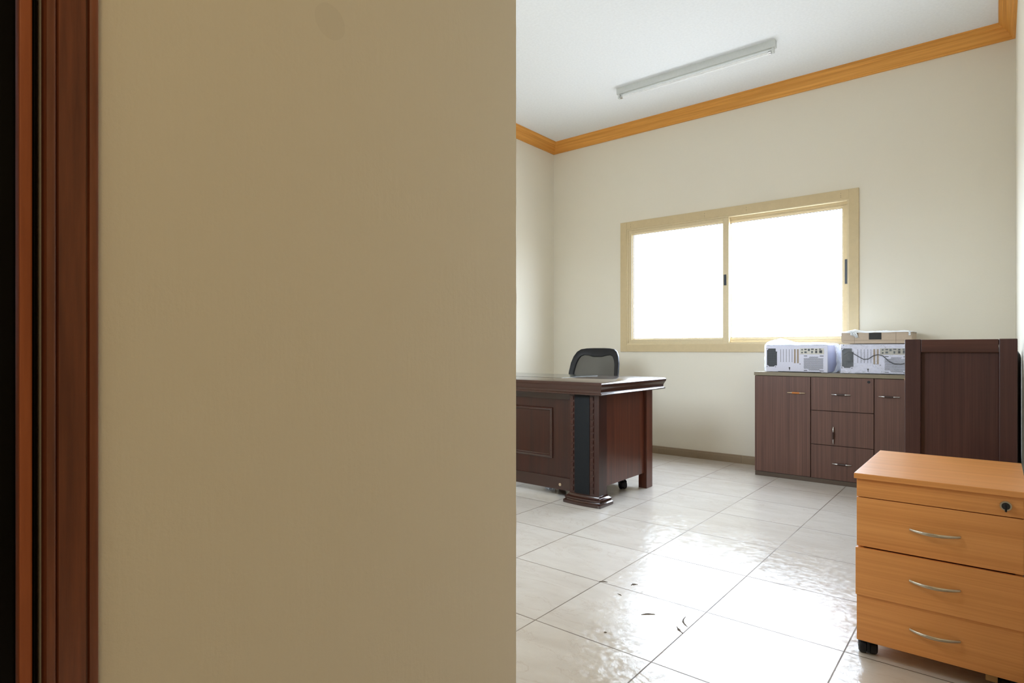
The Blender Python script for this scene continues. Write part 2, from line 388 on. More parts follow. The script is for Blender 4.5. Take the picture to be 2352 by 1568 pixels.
# ------------------------------------------------------------------ window in the back wall
win = struct_root('window_1', (-1.875, YB, 1.61))
b = BM()
y0, y1 = YB-0.014, YB+0.0
box(b, -2.915, WX0, y0, y1, 0.970, 2.248, 0.002); box(b, WX1, -0.838, y0, y1, 0.970, 2.248, 0.002)
box(b, WX0, WX1, y0, y1, WZ1, 2.248, 0.002); box(b, WX0, WX1, y0, y1, 0.970, WZ0, 0.002)
for sx in (-2.80, -2.06, -1.69, -0.962):
    for dz in (0, -0.018, -0.03): cyl(b, (sx, y0-0.0008, 2.222+dz), (sx, y0+0.001, 2.222+dz), 0.0022, n=8, mi=1)
obj('surround', b, ['band_cream', 'gasket'], win)
b = BM()
for (xa, xb, za, zb) in ((WX0, WX0+0.012, WZ0, WZ1), (WX1-0.012, WX1, WZ0, WZ1), (WX0+0.012, WX1-0.012, WZ0, WZ0+0.012), (WX0+0.012, WX1-0.012, WZ1-0.012, WZ1)):
    box(b, xa, xb, YB-0.008, YB+0.10, za, zb)
box(b, WX0+0.012, WX1-0.012, YB+0.035, YB+0.042, WZ0+0.012, WZ0+0.03); box(b, WX0+0.012, WX1-0.012, YB+0.035, YB+0.042, WZ1-0.03, WZ1-0.012)
obj('window_frame', b, 'frame_cream', win)
def sash(xa, xb, y, stL, stR, rail, lt):
    za, zb = WZ0+0.0115, WZ1-0.0115; b = BM()
    T = 0.038
    box(b, xa, xa+stL, y, y+T, za, zb, 0.0015); box(b, xb-stR, xb, y, y+T, za, zb, 0.0015)
    box(b, xa+stL, xb-stR, y, y+T, za, za+rail, 0.0015); box(b, xa+stL, xb-stR, y, y+T, zb-rail, zb, 0.0015)
    ia, ib, ja, jb = xa+stL-0.001, xb-stR+0.001, za+rail-0.001, zb-rail+0.001; g = 0.009
    for q in ((ia, ia+g, ja, jb), (ib-g, ib, ja, jb), (ia+g, ib-g, ja, ja+g), (ia+g, ib-g, jb-g, jb)): box(b, q[0], q[1], y+0.012, y+T-0.004, q[2], q[3], 0.001)
    s = obj('sash', b, 'frame_cream', win)
    ia, ib, ja, jb = ia+g, ib-g, ja+g, jb-g; g = 0.003; b = BM()
    for q in ((ia, ia+g, ja, jb), (ib-g, ib, ja, jb), (ia+g, ib-g, ja, ja+g), (ia+g, ib-g, jb-g, jb)): box(b, q[0], q[1], y+0.024, y+0.033, q[2], q[3])
    obj('gasket', b, 'gasket', s)
    b = BM(); box(b, ia+g, ib-g, y+0.027, y+0.031, ja+g, jb-g); obj('pane', b, 'glass_tinted', s)
    b = BM(); box(b, lt[0], lt[1], y-0.004, y+0.001, lt[2], lt[3], 0.0015)
    box(b, lt[0]+0.006, lt[1]-0.006, y-0.007, y-0.003, lt[2]+0.02, lt[3]-0.02, 0.001); obj('handle', b, 'latch', s)
sash(WX0+0.002, -1.846, YB+0.002, 0.046, 0.050, 0.036, (-1.890, -1.867, 1.562, 1.657))
sash(-1.905, WX1-0.011, YB+0.045, 0.05, 0.040, 0.036, (-0.944, -0.921, 1.513, 1.708))

# window added in the front wall, out of view, to brighten the office
fill_win = struct_root('fill_window', ((FX0+FX1)/2, YF, 1.775)); fm = (FX0+FX1)/2
b = BM()
for q in ((FX0, FX0+0.04, FZ0, FZ1), (FX1-0.04, FX1, FZ0, FZ1), (FX0+0.04, FX1-0.04, FZ0, FZ0+0.04), (FX0+0.04, FX1-0.04, FZ1-0.04, FZ1), (fm-0.02, fm+0.02, FZ0+0.04, FZ1-0.04)):
    box(b, q[0], q[1], YF-0.10, YF-0.04, q[2], q[3], 0.003)
obj('window_frame', b, 'frame_cream', fill_win)
for xa, xb in ((FX0+0.04, fm-0.02), (fm+0.02, FX1-0.04)):
    b = BM(); box(b, xa, xb, YF-0.075, YF-0.07, FZ0+0.04, FZ1-0.04); obj('pane', b, 'glass', fill_win)

# ------------------------------------------------------------------ doorway at the left edge: black leaf, red-brown mouldings
door = struct_root('door_1', (XP, (DY0+DY1)/2, 0))
# (y, x) outline of the casing from its outer edge inwards
CAS = [(0.2815, 0.0), (0.2815, 0.012), (0.2790, 0.018), (0.2740, 0.0195), (0.2690, 0.018), (0.2675, 0.0130), (0.2655, 0.0130), (0.2645, 0.0180),
       (0.2330, 0.0200), (0.2310, 0.0160), (0.2295, 0.0205), (0.2270, 0.0215), (0.2200, 0.0205), (0.2185, 0.0185), (0.2185, 0.0)]
def casing_y(sgn, c):
    f = lambda y: (y if sgn > 0 else c-y)
    b = BM(); prism(b, [(XP+x, f(y), 0) for y, x in CAS], [(XP+x, f(y), DZ+0.0) for y, x in CAS]); return b
obj('casing', casing_y(1, 0), 'trim_wood', door, True)
obj('casing', casing_y(-1, DY0+DY1), 'trim_wood', door, True)
b = BM(); prism(b, [(XP+x, 2*DY0-DY0-0.0665, DZ+(y-0.2185)) for y, x in CAS], [(XP+x, 0.2815, DZ+(y-0.2185)) for y, x in CAS]); obj('casing', b, 'trim_wood', door, True)
# inner bright strip (frame edge), with a dark rebate between it and the casing holding a thin rounded bead
b = BM(); box(b, XP-0.10, XP+0.004, 0.1945, 0.2085, 0, DZ, 0.002); obj('frame_strip', b, 'trim_red', door, label='bright red-brown frame strip')
b = BM(); box(b, XP-0.10, XP-0.02, 0.2085, 0.2185, 0, DZ); cyl(b, (XP-0.002, 0.2115, 0), (XP-0.002, 0.2115, DZ), 0.0022, n=14); obj('rebate', b, 'black_gloss', door, True)
b = BM(); box(b, XP-0.10, XP+0.004, DY0+0.003, DY0+0.02, 0, DZ, 0.002); obj('frame_strip', b, 'trim_red', door)
b = BM(); box(b, XP-0.045, XP-0.012, DY0+0.022, 0.1940, 0.006, DZ-0.004, 0.002)
box(b, XP-0.013, XP-0.008, -0.60, 0.150, 0.15, 0.95, 0.003); box(b, XP-0.013, XP-0.008, -0.60, 0.150, 1.05, 1.95, 0.003)
obj('door_leaf', b, 'black_gloss', door, label='black glossy door leaf')

# ------------------------------------------------------------------ ceiling light
t = thing('ceiling_light', 'slim unlit fluorescent batten fitting on the white ceiling', 'ceiling light', (-1.866, 4.475, ZC))
b = BM(); pr = [(4.452, ZC), (4.455, 3.152), (4.459, 3.148), (4.493, 3.148), (4.497, 3.152), (4.500, ZC)]
prism(b, [(-2.503, y, z) for y, z in pr], [(-1.230, y, z) for y, z in pr]); obj('housing', b, 'fixture', t)
for sx, s in ((-2.485, 1), (-1.248, -1)):
    b = BM(); box(b, sx-0.009, sx+0.009, 4.460, 4.486, 3.112, 3.149, 0.003); cyl(b, (sx+s*0.009, 4.473, 3.122), (sx+s*0.013, 4.473, 3.122), 0.006, n=12); obj('lamp_holder', b, 'fixture', t)
b = BM(); cyl(b, (-2.470, 4.473, 3.122), (-1.263, 4.473, 3.122), 0.0125, n=20)
ft = obj('tube', b, 'tube', t, True)
for xa, xb in ((-2.473, -2.452), (-1.281, -1.260)):
    b = BM(); cyl(b, (xa, 4.473, 3.122), (xb, 4.473, 3.122), 0.0132, n=20); obj('end_cap', b, 'chrome', ft, True)

# round body for the fill light added behind the camera, out of view
t = thing('added_fill_lamp', 'round lit fill lamp added behind the viewpoint, out of view', 'ceiling lamp', (0.5, -0.5, ZC))
b = BM(); cyl(b, (0.5, -0.5, 3.15), (0.5, -0.5, ZC), 0.20, n=40); obj('fill_lamp_base', b, 'fixture', t, True)
b = BM(); cyl(b, (0.5, -0.5, 3.10), (0.5, -0.5, 3.15), 0.185, n=40); obj('fill_lamp_shade', b, 'fill_glow', t, True)

# ------------------------------------------------------------------ caster
def caster(parent, x, y, ztop, rz=0.0, r=0.022, wd=0.046, name='caster', mat='black_plastic'):
    """hooded twin wheel furniture caster touching the floor"""
    b = BM(); mt = Matrix.Translation((x, y, 0)) @ Matrix.Rotation(rz, 4, 'Z'); h = wd/2
    for s in (-1, 1):
        prof = [(0.004, r*0.9), (0.006, r), (h-0.006, r), (h-0.003, r*0.93), (h, r*0.72), (h, r*0.30), (h-0.004, r*0.22)]
        loft(b, [[(s*a, 0.010+q*math.cos(2*math.pi*k/28), r+q*math.sin(2*math.pi*k/28)) for k in range(28)] for a, q in prof])
    A = [R(8+i*13) for i in range(11)]
    arc = lambda rr, xx: [(xx, 0.010+rr*math.cos(a), r+rr*math.sin(a)) for a in A]
    ox, ix = r*1.16, r*1.04
    prism(b, arc(ox, -h*0.86)+arc(ix, -h*0.86)[::-1], arc(ox, h*0.86)+arc(ix, h*0.86)[::-1])
    box(b, -0.004, 0.004, 0.010-r, 0.010+r, r*0.4, r*1.9, 0.001)
    cyl(b, (0, -0.002, r*1.5), (0, -0.002, ztop-0.003), 0.0065, n=14); box(b, -0.018, 0.018, -0.020, 0.016, ztop-0.004, ztop)
    bmesh.ops.transform(b, matrix=mt, verts=b.verts[:])
    return obj(name, b, mat, parent, True)

# ------------------------------------------------------------------ foreground drawer unit
t = thing('drawer_unit', 'orange beech three-drawer pedestal on casters in the right foreground', 'drawer unit', (-0.151, 2.47, 0))
b = BM(); box(b, -0.356, -0.340, 2.224, 2.735, 0.056, 0.580); box(b, 0.037, 0.053, 2.224, 2.735, 0.056, 0.580)
box(b, -0.340, 0.037, 2.719, 2.735, 0.056, 0.580); box(b, -0.340, 0.037, 2.224, 2.719, 0.056, 0.072); box(b, -0.340, 0.037, 2.224, 2.719, 0.562, 0.580)
obj('carcass', b, 'beech', t)
b = BM(); box(b, -0.364, 0.062, 2.198, 2.752, 0.580, 0.597, 0.0012); obj('top', b, ['beech'], t)
b = BM(); box(b, -0.3575, 0.055, 2.207, 2.223, 0.521, 0.5795, 0.001); lockrail = obj('lock_rail', b, 'beech', t)
b = BM(); cyl(b, (0.016, 2.2065, 0.551), (0.016, 2.203, 0.551), 0.0135, n=28); cyl(b, (0.016, 2.203, 0.551), (0.016, 2.2015, 0.551), 0.0098, n=28, mi=1)
box(b, 0.0135, 0.0185, 2.188, 2.202, 0.537, 0.558, 0.001, mi=2); obj('lock', b, ['nickel', 'pc_dark', 'black_plastic'], lockrail, label='round metal lock with black key')
def bow(bm, xa, xb, z, y, out, r=0.0048):
    P = []; RR = []
    for i in range(17):
        q = i/16; P.append((xa+(xb-xa)*q, y-out*(math.sin(math.pi*q)**0.8)-0.001, z-0.001*math.sin(math.pi*q))); RR.append(r*(0.75+0.35*math.sin(math.pi*q)))
    tube(bm, P, RR, 12, flat=0.6)
for (za, zb, yy, hz) in ((0.3615, 0.5185, 2.207, 0.440), (0.2050, 0.3570, 2.199, 0.284), (0.0555, 0.2030, 2.207, 0.131)):
    b = BM(); box(b, -0.3575-(0.002 if yy < 2.2 else 0), 0.055, yy, yy+0.016, za, zb, 0.001); d = obj('drawer', b, 'beech', t)
    b = BM(); box(b, -0.325, 0.022, yy+0.0165, 2.66, za+0.02, zb-0.03); obj('drawer_box', b, 'beech', d)
    b = BM(); bow(b, -0.213, -0.088, hz, yy, 0.024); obj('handle', b, 'nickel', d, True)
for x, y in ((-0.331, 2.248), (0.026, 2.250), (-0.325, 2.690), (0.022, 2.690)): caster(t, x, y, 0.056, 0.25, 0.0225, 0.054)
b = BM(); box(b, -0.030, -0.002, 2.225, 2.262, 0.030, 0.056, 0.002); obj('corner_block', b, 'wood_block', t, label='pale wood block')

# ------------------------------------------------------------------ tall dark cabinet
t = thing('side_cabinet', 'tall dark brown framed wooden cabinet end behind the beech drawer unit', 'cabinet', (-0.13, 3.35, 0))
for xa, xb in ((-0.318, -0.2605), (0.0012, 0.0585)):
    b = BM(); box(b, xa, xb, 3.10, 3.145, 0, 1.040, 0.003); obj('post', b, 'dark_board', t)
    b = BM(); box(b, xa, xb, 3.555, 3.60, 0, 1.040, 0.003); obj('post', b, 'dark_board', t)
b = BM(); box(b, -0.2595, 0.0002, 3.102, 3.142, 0.985, 1.0385, 0.002); obj('top_rail', b, 'dark_board_x', t)
b = BM(); box(b, -0.2595, 0.0002, 3.102, 3.142, 0.08, 0.16, 0.002); obj('bottom_rail', b, 'dark_board_x', t)
b = BM(); box(b, -0.2605, 0.0012, 3.118, 3.130, 0.16, 0.986); obj('panel', b, 'dark_board', t)
b = BM(); box(b, -0.316, -0.302, 3.145, 3.555, 0.08, 1.036); box(b, 0.0425, 0.0565, 3.145, 3.555, 0.08, 1.036); obj('side_panel', b, 'dark_board', t)
b = BM(); box(b, -0.302, 0.0425, 3.142, 3.58, 1.018, 1.036); obj('top', b, 'dark_board_x', t)
b = BM(); box(b, -0.3205, -0.3175, 3.106, 3.130, 0.862, 0.872, 0.001); obj('chip', b, 'wood_block', t, label='pale chipped spot on the edge')

# black padded furniture behind, against the right wall
t = thing('black_chair', 'black padded furniture in the gap between dark cabinet and right wall', 'chair', (-0.18, 3.98, 0))
def rbox(bm, x0, x1, y0, y1, z0, z1, bv):
    box(bm, x0, x1, y0, y1, z0, z1, bv, seg=5)
b = BM(); rbox(b, -0.36, 0.086, 3.80, 3.93, 0.36, 1.008, 0.055); obj('backrest', b, 'black_seat', t, True)
b = BM(); rbox(b, -0.36, 0.086, 3.935, 4.45, 0.34, 0.47, 0.04); obj('seat', b, 'black_seat', t, True)
for x in (-0.32, 0.05):
    for y in (3.86, 4.40):
        b = BM(); box(b, x-0.018, x+0.018, y-0.018, y+0.018, 0, 0.365, 0.002); obj('leg', b, 'black_plastic', t)

# ------------------------------------------------------------------ walnut sideboard on the back wall
t = thing('storage_cabinet', 'low walnut laminate cabinet under the window with three drawers between doors', 'cabinet', (-0.89, 5.07, 0))
CX0, CX1, CY = -1.499, -0.276, 4.874
b = BM(); box(b, CX0, CX0+0.016, CY+0.018, 5.262, 0.033, 0.790); box(b, CX1-0.016, CX1, CY+0.018, 5.262, 0.033, 0.790)
box(b, CX0+0.016, CX1-0.016, 5.25, 5.262, 0.033, 0.790); box(b, CX0+0.016, CX1-0.016, CY+0.018, 5.25, 0.033, 0.049)
for x in (-1.096, -0.686): box(b, x, x+0.012, CY+0.020, 5.25, 0.049, 0.790)
obj('carcass', b, 'walnut', t)
b = BM(); box(b, CX0-0.004, CX1+0.004, CY-0.004, 5.264, 0.790, 0.8175, 0.0015); obj('top', b, 'olive', t)
b = BM(); box(b, CX0+0.002, CX1-0.002, CY+0.004, 5.262, 0, 0.033, 0.001); obj('base', b, 'plinth', t)
def bar(parent, x, z, vert=False, grip='dark_grip', end='chrome'):
    b = BM(); L = 0.062; y = CY-0.014
    P = [(-L, 0.004), (-L*0.8, -0.001), (-0.035, -0.003), (0.035, -0.003), (L*0.8, -0.001), (L, 0.004)]
    f = (lambda s, o: (x, y+o, z+s)) if vert else (lambda s, o: (x+s, y+o, z))
    tube(b, [f(s, o) for s, o in P], [0.003, 0.0042, 0.0042, 0.0042, 0.0042, 0.003], 10, 0, up=(1, 0, 0) if vert else (0, 0, 1))
    cyl(b, f(-0.026, -0.003), f(0.026, -0.003), 0.0062, n=14, mi=1)
    for s in (-0.031, 0.031): cyl(b, f(s-0.002, -0.003), f(s+0.002, -0.003), 0.0058, n=14, mi=0)
    for s in (-0.05, 0.05): cyl(b, f(s, -0.001), tuple(Vector(f(s, -0.001))+Vector((0, 0.0155, 0))), 0.003, n=8, mi=0)
    obj('handle', b, [end, grip], parent, True)
def front(kind, xa, xb, za, zb):
    b = BM(); box(b, xa, xb, CY, CY+0.017, za, zb, 0.0008); return obj(kind, b, 'walnut', t)
d = front('door', CX0+0.001, -1.0945, 0.0365, 0.7865); bar(d, -1.192, 0.664, grip='orange_grip', end='brass_oval')
d = front('drawer', -1.0895, -0.6845, 0.5415, 0.7865); bar(d, -0.889, 0.664)
b = BM(); cyl(b, (-0.714, CY-0.003, 0.762), (-0.714, CY+0.001, 0.762), 0.0095, n=20); obj('lock', b, 'black_plastic', d, True)
d = front('drawer', -1.0895, -0.6845, 0.2890, 0.5375); bar(d, -0.938, 0.363, True)
b = BM(); cyl(b, (-0.836, CY-0.0008, 0.413), (-0.836, CY+0.001, 0.413), 0.0018, n=10); obj('screw_hole', b, 'pc_dark', d)
d = front('drawer', -1.0895, -0.6845, 0.0365, 0.2850); bar(d, -0.883, 0.157)
d = front('door', -0.6795, CX1-0.001, 0.0365, 0.7865); bar(d, -0.590, 0.664)

# ------------------------------------------------------------------ two computer towers lying on their sides
TOPZ = 0.8176
def sheet(bm, f, nu, nv):
    g = [[bm.verts.new(f(i/nu, j/nv)) for j in range(nv+1)] for i in range(nu+1)]
    for i in range(nu):
        for j in range(nv): bm.faces.new((g[i][j], g[i+1][j], g[i+1][j+1], g[i][j+1]))
def tower(label, x0, yf, covered, depth=0.36):
    W, H = 0.438, 0.211; z0 = TOPZ+0.003
    t = thing('computer_tower', label, 'computer', (x0+W/2, yf+depth/2, TOPZ), 0, 'computer towers lying on the cabinet')
    X = lambda px: x0+(px-135)/905*W
    Z = lambda py: z0+(712-py)/394*H
    b = BM(); box(b, x0, x0+W, yf, yf+depth, z0, z0+H, 0.002)
    box(b, x0+0.04, x0+0.09, yf+0.03, yf+0.08, TOPZ, z0+0.001); box(b, x0+W-0.09, x0+W-0.04, yf+0.03, yf+0.08, TOPZ, z0+0.001)
    box(b, x0+0.04, x0+0.09, yf+depth-0.08, yf+depth-0.03, TOPZ, z0+0.001); box(b, x0+W-0.09, x0+W-0.04, yf+depth-0.08, yf+depth-0.03, TOPZ, z0+0.001)
    case = obj('case', b, 'pc_white', t)
    def plate(bm, xa, xb, ya, yb, d=0.0012, mi=0): box(bm, min(X(xa), X(xb)), max(X(xa), X(xb)), yf-d, yf+0.0005, min(Z(ya), Z(yb)), max(Z(ya), Z(yb)), 0, mi)
    # power supply opening with chamfered corners
    oc = [(168, 375), (283, 375), (283, 412), (303, 430), (303, 622), (268, 625), (258, 640), (180, 640), (172, 625), (148, 618), (148, 398), (165, 392)]
    b = BM(); prism(b, [(X(p), yf+0.001, Z(q)) for p, q in oc], [(X(p), yf-0.0008, Z(q)) for p, q in oc])
    for k in range(7): zz = Z(400+k*34); box(b, X(160), X(292), yf-0.0016, yf-0.0007, zz-0.0006, zz+0.0006, 0, 1)
    for k in range(5): xx = X(175+k*26); box(b, xx-0.0005, xx+0.0005, yf-0.0016, yf-0.0007, Z(612), Z(400), 0, 1)
    obj('power_supply_grille', b, ['pc_dark', 'pc_port'], t, label='dark grille')
    for cx in (360, 402, 445, 488, 530):
        b = BM(); box(b, X(cx-12), X(cx+12), yf-0.0008, yf+0.0005, Z(575), Z(382))
        for k in range(14): q = Z(392+k*13.3); box(b, X(cx-5), X(cx+5), yf-0.0014, yf-0.0006, q-0.0018, q+0.0018, 0, 1)
        obj('slot_cover', b, ['pc_white', 'pc_dark'], t)
    for cx in (572, 616):
        b = BM(); plate(b, cx-12, cx+12, 585, 384, 0.001); obj('slot_cover', b, 'pc_slot', t, label='tan slot cover')
    b = BM(); plate(b, 645, 990, 457, 374, 0.0012)
    rnd = random.Random(3)
    for (xa, xb, ya, yb) in ((668, 688, 402, 384), (668, 688, 442, 424), (712, 745, 396, 380), (712, 745, 440, 416), (762, 790, 410, 380), (808, 846, 392, 378), (812, 832, 440, 410), (868, 895, 400, 382), (868, 895, 440, 408), (922, 950, 392, 378), (925, 965, 440, 400)):
        box(b, X(xa), X(xb), yf-0.0028, yf-0.001, Z(ya), Z(yb), 0, rnd.choice([1, 1, 2]))
    obj('port_plate', b, ['pc_io', 'pc_port', 'pc_dark'], t, label='grey port plate')
    b = BM()
    rows = 18; 
    for j in range(rows):
        for i in range(20):
            px = 706+i*14.2+(7.1 if j % 2 else 0); py = 494+j*11.0
            if px > 976 or (j < 2 and not 780 < px < 905) or (j > rows-3 and not 770 < px < 930): continue
            c = [(X(px)+0.0026*math.cos(R(60*k+30)), Z(py)+0.0026*math.sin(R(60*k+30))) for k in range(6)]
            prism(b, [(p, yf+0.0002, q) for p, q in c], [(p, yf-0.0005, q) for p, q in c])
    for (xa, xb, ya, yb) in ((703, 752, 486, 477), (930, 985, 486, 477), (703, 752, 692, 683), (930, 985, 694, 685)): box(b, X(xa), X(xb), yf-0.0006, yf+0.0002, Z(ya), Z(yb))
    obj('vent_mesh', b, 'pc_dark', t, label='hexagonal vent mesh')
    b = BM(); cyl(b, (X(492), yf+0.0005, Z(655)), (X(492), yf-0.001, Z(655)), 0.006, n=14); box(b, X(488), X(498), yf-0.001, yf+0.0005, Z(688), Z(658))
    obj('lock_slot', b, 'pc_dark', t)
    for p, q in ((150, 378), (300, 425), (150, 640), (282, 642), (172, 330), (990, 326), (648, 596)):
        b = BM(); cyl(b, (X(p), yf+0.0005, Z(q)), (X(p), yf-0.0012, Z(q)), 0.0035, n=10); obj('screw', b, 'pc_dark', t)
    b = BM(); box(b, X(320), X(950), yf-0.001, yf+0.0006, z0+0.0005, z0+0.004); obj('bottom_edge', b, 'pc_dark', t)
    return t, W, H, z0, X, Z, depth
def nz(x, y, z, s=1.0): return noise.noise(Vector((x, y, z)))*s
# first tower (left)
X1 = -1.424
t, W, H, z0, X, Z, dep = tower('white computer tower lying on its side at the left end of the walnut cabinet', X1, 4.915, False, 0.335)
def crumple(x0, x1, y0, y1, ztop, peak, seed, drop=0.03, amp=0.008):
    """plastic sheet over the top of a box: crinkled, its rim folded down over the edges"""
    def f(u, v):
        x = x0+(x1-x0)*u; y = y0+(y1-y0)*v; z = ztop+0.003
        e = min(u, 1-u, v, 1-v)
        z += abs(nz(x*22, y*22, seed, amp))*min(1, e*12)+abs(nz(x*70, y*70, seed+3, amp*0.45))*min(1, e*12)
        for (px, py, h, rr) in peak:
            d = math.hypot((x-px)/rr, (y-py)/(rr*1.3)); z += h*max(0, 1-d)
        if e <= 0.0001:
            z = ztop-drop*(0.45+0.9*abs(nz(x*9, y*9, seed+7)))
            x += (-0.005 if u == 0 else 0.005 if u == 1 else 0); y += (-0.0035 if v == 0 else 0.003 if v == 1 else 0)
        return (x, y, z)
    b = BM(); sheet(b, f, 60, 44); return b
b = crumple(X1-0.004, X1+W+0.004, 4.911, 5.252, z0+H, [(X(300), 5.02, 0.046, 0.15), (X(860), 4.98, 0.012, 0.10)], 2.0, 0.012)
obj('plastic_wrap', b, 'film', t, True, label='crinkled clear plastic wrap')
# loose film bulging from its right side, and slumped at its left corner
def bulge(xa, xb, y0, y1, z0_, z1_, seed, out):
    def f(u, v):
        a = math.pi*v; z = z0_+(z1_-z0_)*(1-math.cos(a))/2; y = y0+(y1-y0)*u
        x = xa+(xb-xa)*(math.sin(a)**0.5)*(0.55+0.45*math.sin(math.pi*min(1, u+0.25)))+nz(y*30, z*30, seed, out)
        return (x, y+nz(y*25, z*25, seed+5, 0.008), z)
    b = BM(); sheet(b, f, 30, 26); return b
b = bulge(X1+W+0.003, X1+W+0.070, 4.905, 5.20, TOPZ+0.002, z0+H+0.008, 4.0, 0.006); obj('plastic_wrap', b, 'film', t, True, label='loose plastic bulging at the side')
b = bulge(X1-0.002, X1-0.016, 4.912, 5.2, TOPZ+0.002, z0+H+0.004, 6.0, 0.004); obj('plastic_wrap', b, 'film', t, True)
# second tower (right)
X2 = -0.896
t, W, H, z0, X, Z, dep = tower('white computer tower with a black cable under the beige device', X2, 4.905, True, 0.34)
def frontfilm(u, v):
    x = X2-0.003+(W+0.006)*u; z = TOPZ+0.002+(H+0.002)*v
    return (x, 4.905-0.0095+nz(x*9, z*9, 8, 0.003)+nz(x*40, z*12, 2, 0.0006), z)
b = BM(); sheet(b, frontfilm, 60, 30); obj('plastic_wrap', b, 'film_front', t, True, label='clear plastic over the front')
b = bulge(X2-0.002, X2-0.012, 4.905, 5.2, TOPZ+0.002, z0+H, 9.0, 0.003); obj('plastic_wrap', b, 'film', t, True)
b = BM()
P = [(1250, 470), (1320, 428), (1380, 448), (1450, 490), (1520, 528), (1580, 520), (1640, 478), (1700, 462), (1755, 475), (1795, 510), (1840, 550), (1900, 578), (1980, 582), (2060, 560), (2130, 520)]
P = [(p-1080, q+ (0 if p < 1800 else 4)) for p, q in P]
pts = []
for i in range(len(P)-1):
    for k in range(4):
        q = k/4; pts.append((X(P[i][0]*(1-q)+P[i+1][0]*q), 4.905-0.0045, Z((P[i][1]*(1-q)+P[i+1][1]*q)*1.0-6)))
tube(b, pts, 0.0026, 8); obj('cable', b, 'black_plastic', t, True, label='black power cable')
# beige device on the second tower
dz0 = z0+H+0.0015
t = thing('video_recorder', 'flat beige device with small dark display under crumpled white plastic', 'device', (-0.678, 5.06, dz0))
dx0, dx1, dy = -0.893, -0.462, 4.905; dh = 0.086
b = BM(); oc = [(dx0+0.022, dz0+0.004), (dx1-0.004, dz0+0.004), (dx1, dz0+0.010), (dx1, dz0+dh), (dx0+0.002, dz0+dh), (dx0, dz0+dh-0.004), (dx0, dz0+0.026), (dx0+0.004, dz0+0.014), (dx0+0.012, dz0+0.007)]
prism(b, [(x, dy, z) for x, z in oc], [(x, dy+0.30, z) for x, z in oc]); box(b, dx0+0.05, dx0+0.09, dy+0.04, dy+0.08, dz0, dz0+0.005); box(b, dx1-0.09, dx1-0.05, dy+0.04, dy+0.08, dz0, dz0+0.005)
box(b, dx0+0.05, dx1-0.05, dy+0.2, dy+0.24, dz0, dz0+0.005); obj('body', b, 'device', t)
b = BM(); box(b, dx0+0.175, dx0+0.252, dy-0.0012, dy+0.0005, dz0+0.032, dz0+0.080); obj('display', b, 'display', t, label='small dark display')
b = BM(); box(b, dx0+0.012, dx1-0.001, dy-0.0006, dy+0.0004, dz0+0.0255, dz0+0.0268)
for xx in (0.083, 0.338): box(b, dx0+xx, dx0+xx+0.0013, dy-0.0006, dy+0.0004, dz0+0.004, dz0+dh-0.002)
obj('seam', b, 'device_line', t)
b = crumple(dx0-0.004, dx1+0.004, dy-0.004, dy+0.31, dz0+dh, [(dx0+0.085, dy+0.03, 0.016, 0.06)], 12.0, 0.007, 0.010); obj('plastic_wrap', b, 'foam', t, True, label='crumpled white plastic on top')
def tuft(u, v):   # crumpled corner hanging over the front
    ww = 0.042*(1-0.55*v)+0.006; x = dx0+0.062+0.035*v+ww*(u-0.35); z = dz0+dh+0.004-0.040*v
    return (x+nz(u*6, v*8, 3, 0.010), dy-0.006-0.010*math.sin(math.pi*v)*abs(math.sin(u*9))-abs(nz(u*9, v*9, 1, 0.01)), z+nz(u*7, v*5, 8, 0.012))
b = BM(); sheet(b, tuft, 22, 18); obj('plastic_tuft', b, 'foam', t, True, label='crumpled plastic hanging over the front')
def tuft2(u, v):
    x = dx1-0.012+0.012*(u-0.5)+nz(u*6, v*8, 13, 0.006); z = dz0+dh+0.002-0.030*v
    return (x, dy-0.006-abs(nz(u*9, v*9, 11, 0.008)), z)
b = BM(); sheet(b, tuft2, 10, 14); obj('plastic_tuft', b, 'foam', t, True)

